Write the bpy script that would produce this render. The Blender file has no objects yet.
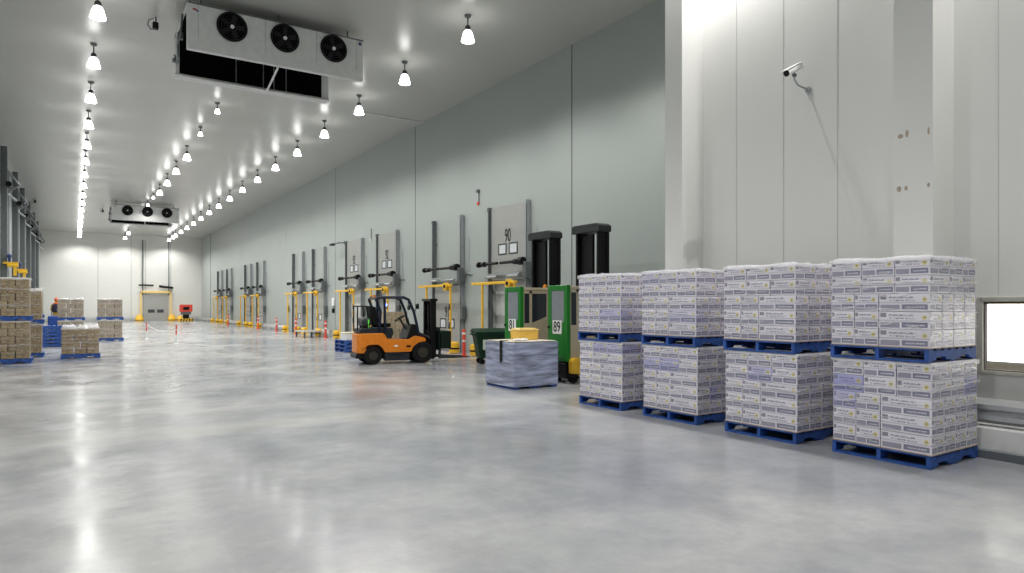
import bpy, bmesh, math, random
from mathutils import Vector, Matrix, noise
random.seed(7)
C = bpy.context.scene.collection
PI = math.pi
ORD = ['zeroth','first','second','third','fourth','fifth','sixth','seventh','eighth','ninth','tenth','eleventh','twelfth','thirteenth',
       'fourteenth','fifteenth','sixteenth','seventeenth','eighteenth','nineteenth','twentieth','twenty-first','twenty-second','twenty-third']
# ---------------------------------------------------------------- materials
MATS = {}
def mat(name, col, rough=0.5, metal=0.0, var=0.06, scale=6.0, bump=0.0, coat=0.0, emit=None, estr=0.0, alpha=1.0, trans=0.0, spec=0.5, stretch=None):
    if name in MATS: return MATS[name]
    m = bpy.data.materials.new(name); m.use_nodes = True
    nt = m.node_tree; b = nt.nodes['Principled BSDF']
    b.inputs['Roughness'].default_value = rough; b.inputs['Metallic'].default_value = metal
    b.inputs['Specular IOR Level'].default_value = spec
    b.inputs['Coat Weight'].default_value = coat
    if coat: b.inputs['Coat Roughness'].default_value = 0.12
    tc = nt.nodes.new('ShaderNodeTexCoord'); mp = nt.nodes.new('ShaderNodeMapping')
    nt.links.new(tc.outputs['Object'], mp.inputs['Vector'])
    if stretch: mp.inputs['Scale'].default_value = stretch
    nz = nt.nodes.new('ShaderNodeTexNoise'); nz.inputs['Scale'].default_value = scale; nz.inputs['Detail'].default_value = 4
    nt.links.new(mp.outputs['Vector'], nz.inputs['Vector'])
    cr = nt.nodes.new('ShaderNodeValToRGB')
    cr.color_ramp.elements[0].position = .3; cr.color_ramp.elements[1].position = .7
    cr.color_ramp.elements[0].color = tuple(max(0, c*(1-var)) for c in col)+(1,)
    cr.color_ramp.elements[1].color = tuple(min(1, c*(1+var)) for c in col)+(1,)
    nt.links.new(nz.outputs['Fac'], cr.inputs['Fac']); nt.links.new(cr.outputs['Color'], b.inputs['Base Color'])
    if bump:
        bp = nt.nodes.new('ShaderNodeBump'); bp.inputs['Strength'].default_value = bump; bp.inputs['Distance'].default_value = .02
        nt.links.new(nz.outputs['Fac'], bp.inputs['Height']); nt.links.new(bp.outputs['Normal'], b.inputs['Normal'])
    if emit: b.inputs['Emission Color'].default_value = emit+(1,); b.inputs['Emission Strength'].default_value = estr
    b.inputs['Alpha'].default_value = alpha; b.inputs['Transmission Weight'].default_value = trans
    MATS[name] = m; return m

def floor_mat():
    m = bpy.data.materials.new('polished_concrete'); m.use_nodes = True
    nt = m.node_tree; b = nt.nodes['Principled BSDF']; N = nt.nodes.new; L = nt.links.new
    tc = N('ShaderNodeTexCoord')
    def nz(scale, det, rough=.6, vec=None, dist=0):
        n = N('ShaderNodeTexNoise'); n.inputs['Scale'].default_value = scale; n.inputs['Detail'].default_value = det
        n.inputs['Roughness'].default_value = rough; n.inputs['Distortion'].default_value = dist
        L(vec or tc.outputs['Object'], n.inputs['Vector']); return n
    def ramp(src, p0, c0, p1, c1):
        r = N('ShaderNodeValToRGB'); r.color_ramp.elements[0].position = p0; r.color_ramp.elements[1].position = p1
        r.color_ramp.elements[0].color = c0+(1,); r.color_ramp.elements[1].color = c1+(1,); L(src, r.inputs['Fac']); return r
    n1 = nz(.22, 4, .55, dist=.4); n2 = nz(1.3, 7, .62, dist=.15); n3 = nz(5, 8, .75)
    r1 = ramp(n1.outputs['Fac'], .38, (.30,.31,.335), .58, (.47,.47,.465))
    r2 = ramp(n2.outputs['Fac'], .36, (.80,.81,.835), .62, (1,1,1))
    r3 = ramp(n3.outputs['Fac'], .34, (.90,.90,.915), .6, (1,1,1))
    def mul(a, c):
        x = N('ShaderNodeMix'); x.data_type = 'RGBA'; x.blend_type = 'MULTIPLY'; x.inputs[0].default_value = 1
        L(a, x.inputs[6]); L(c, x.inputs[7]); return x.outputs[2]
    # warmer, paler band across the slab, softly bounded
    c = mul(mul(r1.outputs['Color'], r2.outputs['Color']), r3.outputs['Color'])
    sep = N('ShaderNodeSeparateXYZ'); L(tc.outputs['Object'], sep.inputs[0])
    n4 = nz(.5, 3); 
    ad = N('ShaderNodeMath'); ad.operation = 'MULTIPLY_ADD'; ad.inputs[1].default_value = 1.4; L(n4.outputs['Fac'], ad.inputs[0]); L(sep.outputs['Y'], ad.inputs[2])
    sb = N('ShaderNodeMath'); sb.operation = 'SUBTRACT'; sb.inputs[1].default_value = 11.3; L(ad.outputs[0], sb.inputs[0])
    ab = N('ShaderNodeMath'); ab.operation = 'ABSOLUTE'; L(sb.outputs[0], ab.inputs[0])
    rb = ramp(ab.outputs[0], .05, (1,1,1), .9, (0,0,0))
    mx = N('ShaderNodeMix'); mx.data_type = 'RGBA'; L(rb.outputs['Color'], mx.inputs[0]); L(c, mx.inputs[6]); mx.inputs[7].default_value = (.52,.515,.49,1)
    sc_ = N('ShaderNodeMath'); sc_.operation = 'MULTIPLY'; sc_.inputs[1].default_value = .55
    L(rb.outputs['Color'], sc_.inputs[0]); L(sc_.outputs[0], mx.inputs[0])
    L(mx.outputs[2], b.inputs['Base Color'])
    rr = N('ShaderNodeMapRange'); rr.inputs['From Min'].default_value = .35; rr.inputs['From Max'].default_value = .65
    rr.inputs['To Min'].default_value = .14; rr.inputs['To Max'].default_value = .27; rr.inputs['From Min'].default_value = .4; rr.inputs['From Max'].default_value = .6; n6 = nz(.9, 4, .6); L(n6.outputs['Fac'], rr.inputs['Value'])
    L(rr.outputs[0], b.inputs['Roughness']); b.inputs['Specular IOR Level'].default_value = .45
    bp = N('ShaderNodeBump'); bp.inputs['Strength'].default_value = .12; bp.inputs['Distance'].default_value = .01
    n5 = nz(2.2, 3); L(n5.outputs['Fac'], bp.inputs['Height']); L(bp.outputs['Normal'], b.inputs['Normal'])
    return m

def carton_mat(name, base, ink, brown=False):
    m = bpy.data.materials.new(name); m.use_nodes = True
    nt = m.node_tree; b = nt.nodes['Principled BSDF']; N = nt.nodes.new; L = nt.links.new
    uv = N('ShaderNodeUVMap'); uv.uv_map = 'UVMap'
    sep = N('ShaderNodeSeparateXYZ'); L(uv.outputs[0], sep.inputs[0])
    U, V = sep.outputs['X'], sep.outputs['Y']
    def mth(op, a, c):
        n = N('ShaderNodeMath'); n.operation = op
        for i, q in enumerate((a, c)):
            if isinstance(q, (int, float)): n.inputs[i].default_value = q
            else: L(q, n.inputs[i])
        return n.outputs[0]
    def rect(u0, u1, v0, v1):
        return mth('MULTIPLY', mth('MULTIPLY', mth('GREATER_THAN', U, u0), mth('LESS_THAN', U, u1)), mth('MULTIPLY', mth('GREATER_THAN', V, v0), mth('LESS_THAN', V, v1)))
    oi = N('ShaderNodeObjectInfo')
    def mix(f, a, col):
        x = N('ShaderNodeMix'); x.data_type = 'RGBA'
        L(f, x.inputs[0]); L(a, x.inputs[6])
        x.inputs[7].default_value = col+(1,); return x.outputs[2]
    rr = N('ShaderNodeValToRGB'); L(oi.outputs['Random'], rr.inputs['Fac'])
    e = rr.color_ramp.elements
    if brown:
        e[0].color = tuple(c*.72 for c in base)+(1,); e[1].color = base+(1,)
    else:
        e[0].position = 0; e[0].color = tuple(c*.86 for c in base)+(1,); e[1].position = .5; e[1].color = base+(1,)
        q = e.new(.93); q.color = base+(1,); q = e.new(1.0); q.color = (base[0]*.52, base[1]*.54, base[2]*.86, 1)
    col = rr.outputs['Color']
    tc = N('ShaderNodeTexCoord'); nz = N('ShaderNodeTexNoise'); nz.inputs['Scale'].default_value = 22; nz.inputs['Detail'].default_value = 3
    L(tc.outputs['Object'], nz.inputs['Vector'])
    if not brown:
        fine = N('ShaderNodeTexNoise'); fine.inputs['Scale'].default_value = 1; fine.inputs['Detail'].default_value = 1
        mp = N('ShaderNodeMapping'); mp.inputs['Scale'].default_value = (60, 9, 1); L(uv.outputs[0], mp.inputs[0]); L(mp.outputs[0], fine.inputs['Vector'])
        txt = mth('GREATER_THAN', fine.outputs['Fac'], .47)
        ink2 = tuple(i*.55+.1 for i in ink)
        col = mix(mth('MULTIPLY', rect(.0, 1, .46, .53), .35), col, ink)
        col = mix(mth('MULTIPLY', rect(.20, .68, .74, .84), mth('MULTIPLY', txt, .85)), col, ink)
        col = mix(mth('MULTIPLY', rect(.20, .72, .57, .66), mth('MULTIPLY', txt, .7)), col, ink)
        col = mix(mth('MULTIPLY', rect(.03, .42, .08, .38), .68), col, ink)
        col = mix(mth('MULTIPLY', rect(.46, .96, .10, .40), .82), col, ink)
        col = mix(mth('MULTIPLY', rect(.52, .90, .20, .28), mth('MULTIPLY', txt, .7)), col, (.75,.75,.8))
        col = mix(mth('MULTIPLY', rect(.03, .15, .68, .92), .85), col, ink2)
        # round yellow flower mark
        uvm = N('ShaderNodeUVMap'); uvm.uv_map = 'Metric'; sm_ = N('ShaderNodeSeparateXYZ'); L(uvm.outputs[0], sm_.inputs[0])
        du = mth('SUBTRACT', sm_.outputs['X'], .055); dv = mth('SUBTRACT', sm_.outputs['Y'], .135)
        d = mth('SQRT', mth('ADD', mth('MULTIPLY', du, du), mth('MULTIPLY', dv, dv)), 0)
        ang = mth('ARCTAN2', dv, du); pet = mth('MULTIPLY', mth('COSINE', mth('MULTIPLY', ang, 6.0), 0), .006)
        col = mix(mth('MULTIPLY', mth('LESS_THAN', d, mth('ADD', pet, .027)), .8), col, (.60,.50,.13))
        col = mix(mth('LESS_THAN', d, .009), col, (.16,.2,.05))
    else:
        col = mix(mth('MULTIPLY', rect(0, 1, .93, 1), .35), col, tuple(c*.45 for c in base))
        col = mix(mth('MULTIPLY', rect(.3, .7, .25, .6), .4), col, tuple(c*.5 for c in base))
        col = mix(mth('MULTIPLY', mth('GREATER_THAN', nz.outputs['Fac'], .53), .55), col, tuple(c*.42 for c in base))
        col = mix(mth('MULTIPLY', mth('LESS_THAN', nz.outputs['Fac'], .40), .5), col, (.55,.48,.36))
    L(col, b.inputs['Base Color'])
    b.inputs['Roughness'].default_value = .55
    # the cartons are tightly film wrapped: a glossy wrinkled coat
    wr = N('ShaderNodeTexNoise'); wr.inputs['Scale'].default_value = 7; wr.inputs['Detail'].default_value = 4; wr.inputs['Distortion'].default_value = 1.2
    mp2 = N('ShaderNodeMapping'); mp2.inputs['Scale'].default_value = (1, 1, 2.6); mp2.inputs['Rotation'].default_value = (0, .35, .2)
    ge = N('ShaderNodeNewGeometry'); L(ge.outputs['Position'], mp2.inputs[0]); L(mp2.outputs[0], wr.inputs['Vector'])
    bp = N('ShaderNodeBump'); bp.inputs['Strength'].default_value = .55; bp.inputs['Distance'].default_value = .03
    L(wr.outputs['Fac'], bp.inputs['Height']); L(bp.outputs['Normal'], b.inputs['Coat Normal'])
    b.inputs['Coat Weight'].default_value = 1 if not brown else .6; b.inputs['Coat Roughness'].default_value = .16
    return m

# ---------------------------------------------------------------- mesh builder
class MB:
    def __init__(s): s.bm = bmesh.new(); s.uv = s.bm.loops.layers.uv.new('UVMap')
    def _add(s, t, M=None):
        if M is not None: bmesh.ops.transform(t, matrix=M, verts=t.verts)
        me = bpy.data.meshes.new('tmp'); t.to_mesh(me); t.free(); s.bm.from_mesh(me); bpy.data.meshes.remove(me); return s
    def box(s, a, b, bevel=0, seg=1, M=None):
        t = bmesh.new(); bmesh.ops.create_cube(t, size=1)
        c = [(a[i]+b[i])/2 for i in range(3)]; d = [abs(b[i]-a[i]) for i in range(3)]
        for v in t.verts: v.co = Vector((c[0]+v.co.x*d[0], c[1]+v.co.y*d[1], c[2]+v.co.z*d[2]))
        if bevel: bmesh.ops.bevel(t, geom=list(t.edges), offset=min(bevel, min(d)*.45), segments=seg, profile=.5, affect='EDGES')
        return s._add(t, M)
    def cyl(s, p0, p1, r, n=12, r2=None, bevel=0):
        p0, p1 = Vector(p0), Vector(p1); t = bmesh.new(); d = p1-p0
        bmesh.ops.create_cone(t, cap_ends=True, segments=n, radius1=r, radius2=r if r2 is None else r2, depth=d.length)
        M = Matrix.Translation((p0+p1)/2) @ d.to_track_quat('Z', 'Y').to_matrix().to_4x4()
        return s._add(t, M)
    def tube(s, pts, r, n=8):
        for a, b in zip(pts, pts[1:]): s.cyl(a, b, r, n)
        for p in pts[1:-1]: s.ball(p, r, 8)
        return s
    def ball(s, c, r, n=12, sc=(1,1,1)):
        t = bmesh.new(); bmesh.ops.create_uvsphere(t, u_segments=n, v_segments=max(6, n//2), radius=r)
        return s._add(t, Matrix.Translation(c) @ Matrix.Diagonal((*sc, 1)))
    def lathe(s, prof, c=(0,0,0), n=24, M=None):
        t = bmesh.new(); rings = []
        for r, z in prof: rings.append([t.verts.new((r*math.cos(2*PI*k/n), r*math.sin(2*PI*k/n), z)) for k in range(n)])
        for A, B in zip(rings, rings[1:]):
            for k in range(n): t.faces.new((A[k], A[(k+1)%n], B[(k+1)%n], B[k]))
        MM = Matrix.Translation(c)
        return s._add(t, MM @ M if M is not None else MM)
    def prism(s, poly, axis, a, b, bevel=0, seg=2):
        t = bmesh.new()
        def P(u, v, w): return {'x': (w, u, v), 'y': (u, w, v), 'z': (u, v, w)}[axis]
        A = [t.verts.new(P(u, v, a)) for u, v in poly]; B = [t.verts.new(P(u, v, b)) for u, v in poly]; n = len(poly)
        t.faces.new(A); t.faces.new(B[::-1])
        for k in range(n): t.faces.new((A[k], B[k], B[(k+1)%n], A[(k+1)%n]))
        bmesh.ops.recalc_face_normals(t, faces=t.faces)
        if bevel: bmesh.ops.bevel(t, geom=list(t.edges), offset=bevel, segments=seg, profile=.5, affect='EDGES', clamp_overlap=True)
        return s._add(t)
    def build(s, name, m, parent=None, smooth=False, loc=None):
        me = bpy.data.meshes.new(name); s.bm.to_mesh(me); s.bm.free()
        if m is not None: me.materials.append(m)
        if smooth:
            for p in me.polygons: p.use_smooth = True
            me.set_sharp_from_angle(angle=math.radians(40))
        o = bpy.data.objects.new(name, me); C.objects.link(o)
        if parent: o.parent = parent
        if loc: o.location = loc
        return o
def tag(o, label, cat, group=None, kind=None):
    if label: o['label'] = label
    if cat: o['category'] = cat
    if group: o['group'] = group
    if kind: o['kind'] = kind
    return o
def thing(name, label, cat, loc=(0,0,0), rz=0, group=None, kind=None):
    o = bpy.data.objects.new(name, None); C.objects.link(o); o.location = loc; o.rotation_euler = (0, 0, rz); o.empty_display_size = .1
    return tag(o, label, cat, group, kind)
def kids(o): return CH.get(o.name, [ch for ch in bpy.data.objects if ch.parent == o])
CH = {}
def freeze(o):
    CH[o.name] = [c for c in bpy.data.objects if c.parent == o]
    for c in CH[o.name]: freeze(c)
def copy_tree(o, parent=None):
    c = o.copy(); C.objects.link(c); c.parent = parent
    for ch in CH.get(o.name, []): copy_tree(ch, c)
    return c
def dup(o, loc, label=None, rz=None, group=None):
    if o.name not in CH: freeze(o)
    c = copy_tree(o); c.location = loc
    if rz is not None: c.rotation_euler = (0, 0, rz)
    if label: c['label'] = label
    if group: c['group'] = group
    return c
def text(s, parent, M, size, m, name='number', sx=.75):
    cu = bpy.data.curves.new(name, 'FONT'); cu.body = s; cu.size = size; cu.align_x = 'CENTER'; cu.align_y = 'CENTER'; cu.extrude = .002; cu.offset = size*.014
    cu.materials.append(m); q = bpy.data.objects.new('tmp', cu); C.objects.link(q)
    me = bpy.data.meshes.new_from_object(q.evaluated_get(bpy.context.evaluated_depsgraph_get())); bpy.data.objects.remove(q); bpy.data.curves.remove(cu)
    if not me.materials: me.materials.append(m)
    o = bpy.data.objects.new(name, me); C.objects.link(o); o.parent = parent
    o.matrix_local = M @ Matrix.Diagonal((sx, 1, 1, 1)); return o
def faceM(loc, xd, yd):
    x, y = Vector(xd), Vector(yd); z = x.cross(y); M = Matrix((x, y, z)).transposed().to_4x4(); M.translation = loc; return M

# ---------------------------------------------------------------- palette
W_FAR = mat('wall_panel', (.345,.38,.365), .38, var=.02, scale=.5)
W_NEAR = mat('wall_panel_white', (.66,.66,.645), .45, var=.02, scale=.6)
CEIL = mat('ceiling_panel', (.50,.50,.475), .30, var=.03, scale=.25)
JOINT = mat('joint_sealant', (.14,.16,.15), .7)
JOINT_F = mat('joint_faint', (.40,.42,.41), .7)
GALV = mat('galvanised_steel', (.62,.64,.66), .3, .55, scale=14)
STEEL_D = mat('dark_steel', (.05,.055,.06), .5, .3)
STEEL_M = mat('grey_steel', (.13,.145,.15), .5, .3)
STEEL_L = mat('pale_grey_steel', (.34,.365,.38), .45, .3)
YEL = mat('safety_yellow', (.80,.47,.03), .4, var=.12)
RED = mat('safety_red', (.70,.07,.04), .45)
WHITE = mat('white_paint', (.80,.80,.79), .4)
BLACK = mat('black_rubber', (.006,.006,.0065), .7, spec=.2)
BLK_P = mat('black_paint', (.005,.0055,.006), .4, spec=.22)
DOORP = mat('door_panel_grey', (.33,.335,.32), .42, var=.04, scale=2)
BLUE = mat('pallet_blue', (.018,.075,.31), .6, var=.4, scale=9)
GREEN = mat('truck_green', (.004,.165,.013), .4)
BEIGE = mat('truck_beige', (.46,.40,.29), .4)
ORANGE = mat('forklift_orange', (.66,.19,.006), .35, var=.08)
GLASSD = mat('shaded_cab_glass', (.03,.035,.045), .08)  # opaque pane, the cab's inner darkness put into its colour
FILM = mat('stretch_film', (.85,.85,.88), .15, bump=.5, scale=16, alpha=.36)
CARD = mat('cardboard', (.42,.33,.24), .75, var=.15)
BIN = mat('bin_green', (.003,.028,.012), .5, spec=.3)
UNITW = mat('cooler_white', (.66,.67,.66), .4)

# ---------------------------------------------------------------- room
XL, XR, YF, YB, ZC = -2.9, 12.4, 84.6, -6.0, 9.54
XN, YN = 9.5, 8.3          # nearer wall plane and where it ends
def struct(name, mb, m, label, parent=None):
    o = mb.build(name, m, parent)
    tag(o, label, None, kind='structure'); 
    if not parent: o['category'] = name.split('_')[0]
    return o
struct('floor', MB().box((XL-.3, YB-.3, -.2), (XR+.6, YF+.3, 0)), floor_mat(), 'polished pale grey concrete floor with mottled patches')
ce = struct('ceiling', MB().box((XL-.3, YB-.3, ZC), (XR+.6, YF+.3, ZC+.2)), CEIL, 'smooth grey insulated panel ceiling above the whole hall')
# right wall with dock openings
DOORS = [(19.05,'90','up'), (23.45,'91','down'), (29.5,'92','up'), (33.9,'93','up'), (39.95,'','down'), (44.35,'','down'),
         (54.9,'','down'), (59.4,'','down'), (67.6,'','down'), (72.4,'','down')]
HW, HH = 1.1, 2.62
w = MB(); y = YN
for yc, _, _ in DOORS:
    w.box((XR, y, 0), (XR+.3, yc-HW, ZC)); w.box((XR, yc-HW, HH), (XR+.3, yc+HW, ZC)); y = yc+HW
w.box((XR, y, 0), (XR+.3, YF+.3, ZC))
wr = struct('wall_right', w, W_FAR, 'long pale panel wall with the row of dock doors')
def yat(px, X):      # distance along the hall at which plane X crosses an image column
    th = math.radians(33.2); d = 670*X/(math.cos(th)*(px-73)); return (d-X*math.sin(th))/math.cos(th)
for yy, wd, mm in ((15.7,.05,JOINT), (26.6,.05,JOINT), (37.2,.035,JOINT), (47.7,.04,JOINT_F), (62.6,.04,JOINT_F), (78.5,.35,JOINT), (10.4,.02,JOINT_F)):
    struct('panel_joint', MB().box((XR-.006, yy-wd/2, .02), (XR-.0005, yy+wd/2, ZC)), mm, 'vertical panel joint', wr)
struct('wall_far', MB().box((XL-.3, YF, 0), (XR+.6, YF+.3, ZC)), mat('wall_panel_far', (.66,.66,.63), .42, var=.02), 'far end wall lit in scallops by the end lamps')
for xx, z1 in ((5.3,9.4), (6.7,9), (9.2,9), (2.2,8)):
    struct('panel_joint', MB().box((xx-.03, YF-.006, .02), (xx+.03, YF-.0005, z1)), JOINT_F, 'vertical panel joint', bpy.data.objects['wall_far'])
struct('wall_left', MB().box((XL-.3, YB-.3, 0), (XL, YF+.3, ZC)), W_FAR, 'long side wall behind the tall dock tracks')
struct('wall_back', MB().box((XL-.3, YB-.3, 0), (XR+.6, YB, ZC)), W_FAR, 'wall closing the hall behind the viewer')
# near wall with window opening
WY0, WY1, WZ0, WZ1 = 1.75, 3.80, .97, 1.87
w = MB().box((XN, YB, 0), (XN+.12, WY0, ZC)).box((XN, WY1, 0), (XN+.12, YN, ZC)).box((XN, WY0, 0), (XN+.12, WY1, WZ0)).box((XN, WY0, WZ1), (XN+.12, WY1, ZC))
w.box((XN+.12, YN-.12, 0), (XR+.3, YN, ZC))
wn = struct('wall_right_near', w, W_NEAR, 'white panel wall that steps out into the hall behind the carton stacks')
for px in (736, 783, 837, 998): 
    yy = yat(px, XN)
    struct('panel_joint', MB().box((XN-.005, yy-.005, WZ1+.05 if px == 998 else .6), (XN-.0005, yy+.005, ZC)), mat('joint_white', (.50,.50,.495), .6), 'faint vertical panel joint', wn)
XC = 8.95
struct('wall_column_corner', MB().box((XC, 8.22, 0), (XN+.0, 8.62, ZC)), W_NEAR, 'boxed white column at the corner of the stepped wall')
wc = struct('wall_column_middle', MB().box((XC, 4.11, 0), (XN, 4.59, ZC)), W_NEAR, 'boxed white column with rusty fixing marks between window and camera')
STAIN = mat('rust_stain', (.36,.30,.24), .8, var=.3, scale=30)
for (yy, zz, a, b) in ((4.50,3.98,.035,.03), (4.42,4.0,.022,.05), (4.16,3.98,.014,.05), (4.52,3.30,.03,.04), (4.43,3.3,.022,.03), (4.16,3.3,.018,.03)):
    s = MB().ball((XC, yy, zz), 1, 10, (.001, a, b)); struct('stain', s, STAIN, 'brown rust stain', wc)
# kerb, white plinth and crash rail below the window
def run(name, mb, m, label, cat, group=None, kind=None): o = mb.build(name, m); return tag(o, label, cat, group, kind)
struct('trim_1', MB().box((XC, YB, 0), (XC+.06, 4.10, .10), .006), mat('kerb_grey', (.13,.145,.16), .5), 'dark grey kerb strip along the foot of the near wall')
struct('trim_2', MB().box((9.02, YB, .0), (XN, 4.10, .36), .02, 2), WHITE, 'white painted plinth below the crash rail')
cr = thing('crash_rail', 'galvanised crash rail under the bright window', 'guard rail', (9.1, 0, 0))
pts = [(.10,.38),(.02,.41),(-.05,.44),(-.05,.49),(.0,.52),(.0,.54),(-.05,.57),(-.05,.62),(.02,.65),(.10,.68)]
poly = pts + [(x+.012, z) for x, z in pts[::-1]]
MB().prism(poly, 'y', YB+.05, 4.05).build('rail', GALV, cr)
for yy in (3.0, 1.0, -1.0): MB().box((.05, yy-.05, .36), (.39, yy+.05, .70), .01).build('bracket', GALV, cr)
# window
wf = thing('window_1', 'bright internal window with dark frame above the crash rail', 'window', (XN, 0, 0), kind='structure')
fr = MB()
for a, b in (((-.02,WY0,WZ0-.03),(.12,WY1,WZ0+.015)), ((-.02,WY0,WZ1-.03),(.12,WY1,WZ1+.03)), ((-.02,WY1-.02,WZ0-.03),(.06,WY1+.035,WZ1+.03)), ((-.02,WY0-.03,WZ0-.03),(.12,WY0+.03,WZ1+.03))): fr.box(a, b, .004)
fr.build('window_frame', mat('window_frame_grey', (.50,.49,.44), .4), wf)
fr = MB()
for a, b in (((.03,WY0,WZ0+.015),(.10,WY1,WZ0+.03)), ((.03,WY0,WZ1-.055),(.10,WY1,WZ1-.03)), ((.03,WY1-.03,WZ0),(.10,WY1-.02,WZ1))): fr.box(a, b, .004)
fr.build('gasket', mat('gasket_brown', (.11,.085,.07), .5), wf)
gl = bpy.data.materials.new('clear_glass'); gl.use_nodes = True
nt = gl.node_tree; nt.nodes.clear(); o_ = nt.nodes.new('ShaderNodeOutputMaterial'); t_ = nt.nodes.new('ShaderNodeBsdfTransparent'); g_ = nt.nodes.new('ShaderNodeBsdfGlossy'); g_.inputs['Roughness'].default_value = .02
x_ = nt.nodes.new('ShaderNodeMixShader'); x_.inputs[0].default_value = .07; nt.links.new(t_.outputs[0], x_.inputs[1]); nt.links.new(g_.outputs[0], x_.inputs[2]); nt.links.new(x_.outputs[0], o_.inputs[0])
MB().box((.06, WY0, WZ0), (.066, WY1, WZ1)).build('pane', gl, wf)
# the lit room beyond the window
struct('wall_beyond', MB().box((11.2, -3, 0), (11.3, YN-.15, 3)), mat('room_cream', (.80,.74,.60), .6), 'cream wall of the lit room beyond the window')
struct('ceiling_beyond', MB().box((XN+.13, -3, 3), (11.3, YN-.15, 3.05)), WHITE, 'ceiling of the lit room beyond the window')
lp = thing('glow_sheet', 'added glowing white sheet standing in for the bright view through the window', 'lamp', (11.15, 0, 0))  # added glowing sheet supplies the brightness beyond the window
MB().box((-.03, 1.2, .99), (.03, 4.9, 1.81), .01).build('glow_face', mat('added_glow', (.9,.9,.88), .5, emit=(1,.98,.94), estr=2.2), lp)
MB().box((-.04, 1.2, .96), (.04, 4.9, .99)).build('frame', WHITE, lp)
for yy in (2.4, 3.6, 4.4): MB().box((-.05, yy, .99), (-.035, yy+.03, 1.81)).build('mullion', mat('mullion_cream', (.8,.72,.55), .5), lp)

# ---------------------------------------------------------------- lamps
GLOW = mat('lamp_glow', (.9,.9,.9), .4, emit=(1,.99,.96), estr=9.0)
def make_lamp(small=False):
    t = thing('pendant_lamp', 'x', 'lamp')
    k = .55 if small else 1
    MB().lathe([(0,-.07),(.07,-.07),(.09,-.04),(.09,-.015)], n=16).build('ceiling_plate', STEEL_M, t)
    MB().cyl((0,0,-.05), (0,0,-.27*k-.03), .018, 8).build('rod', STEEL_M, t)
    z = -.27*k-.03
    MB().lathe([(0,z+.01),(.05*k,z+.01),(.075*k,z-.03*k),(.075*k,z-.10*k),(.055*k,z-.13*k),(0,z-.13*k)], n=14).build('socket', STEEL_D, t, True)
    z -= .11*k; R = .18*k
    MB().lathe([(.055*k,z),(.09*k,z-.03*k),(.125*k,z-.09*k),(.14*k,z-.16*k),(.163*k,z-.24*k),(R,z-.30*k),(R-.006,z-.30*k),(.156*k,z-.24*k),(.132*k,z-.16*k),(.11*k,z-.09*k),(.05*k,z-.03*k)], n=24).build('lamp_shade', GLOW, t, True)
    li = bpy.data.lights.new('bulb_light', 'SPOT'); li.energy = 490*(.2 if small else 1); li.spot_size = math.radians(152); li.spot_blend = .6; li.shadow_soft_size = .05
    li.color = (1, .985, .95)
    o = bpy.data.objects.new('bulb_light', li); C.objects.link(o); o.parent = t; o.location = (0, 0, z-.30*k)
    freeze(t); return t
big = make_lamp(); small = make_lamp(True); first = {True: True, False: True}
def lamp(x, y, label, grp, sm=False):
    base = small if sm else big
    if first[sm]: first[sm] = False; o = base; o.location = (x, y, ZC)
    else: o = dup(base, (x, y, ZC))
    o['label'] = label; o['group'] = grp; return o
rows = [('over the crates aisle', .5, [19.3+4.06*k for k in range(-5, 15)]+[78.6, 82.4]),
        ('over the dock doors', 8.8, [15.6+4.07*k for k in range(-4, 16)]+[79.0, 82.5]),
        ('over the middle aisle', 4.6, [27.6+4.1*k for k in range(0, 9)]+[76.8, 82.4])]
for nm, x, ys in rows:
    for i, yy in enumerate(sorted(ys, reverse=True)):
        sm = x == 4.6 and (25 < yy < 33 or 50 < yy < 62)
        lamp(x, yy, f"{'small dim' if sm else 'glowing white bell'} pendant lamp {nm}, {ORD[i+1]} from the end wall", 'pendant lamps '+nm, sm)
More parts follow.
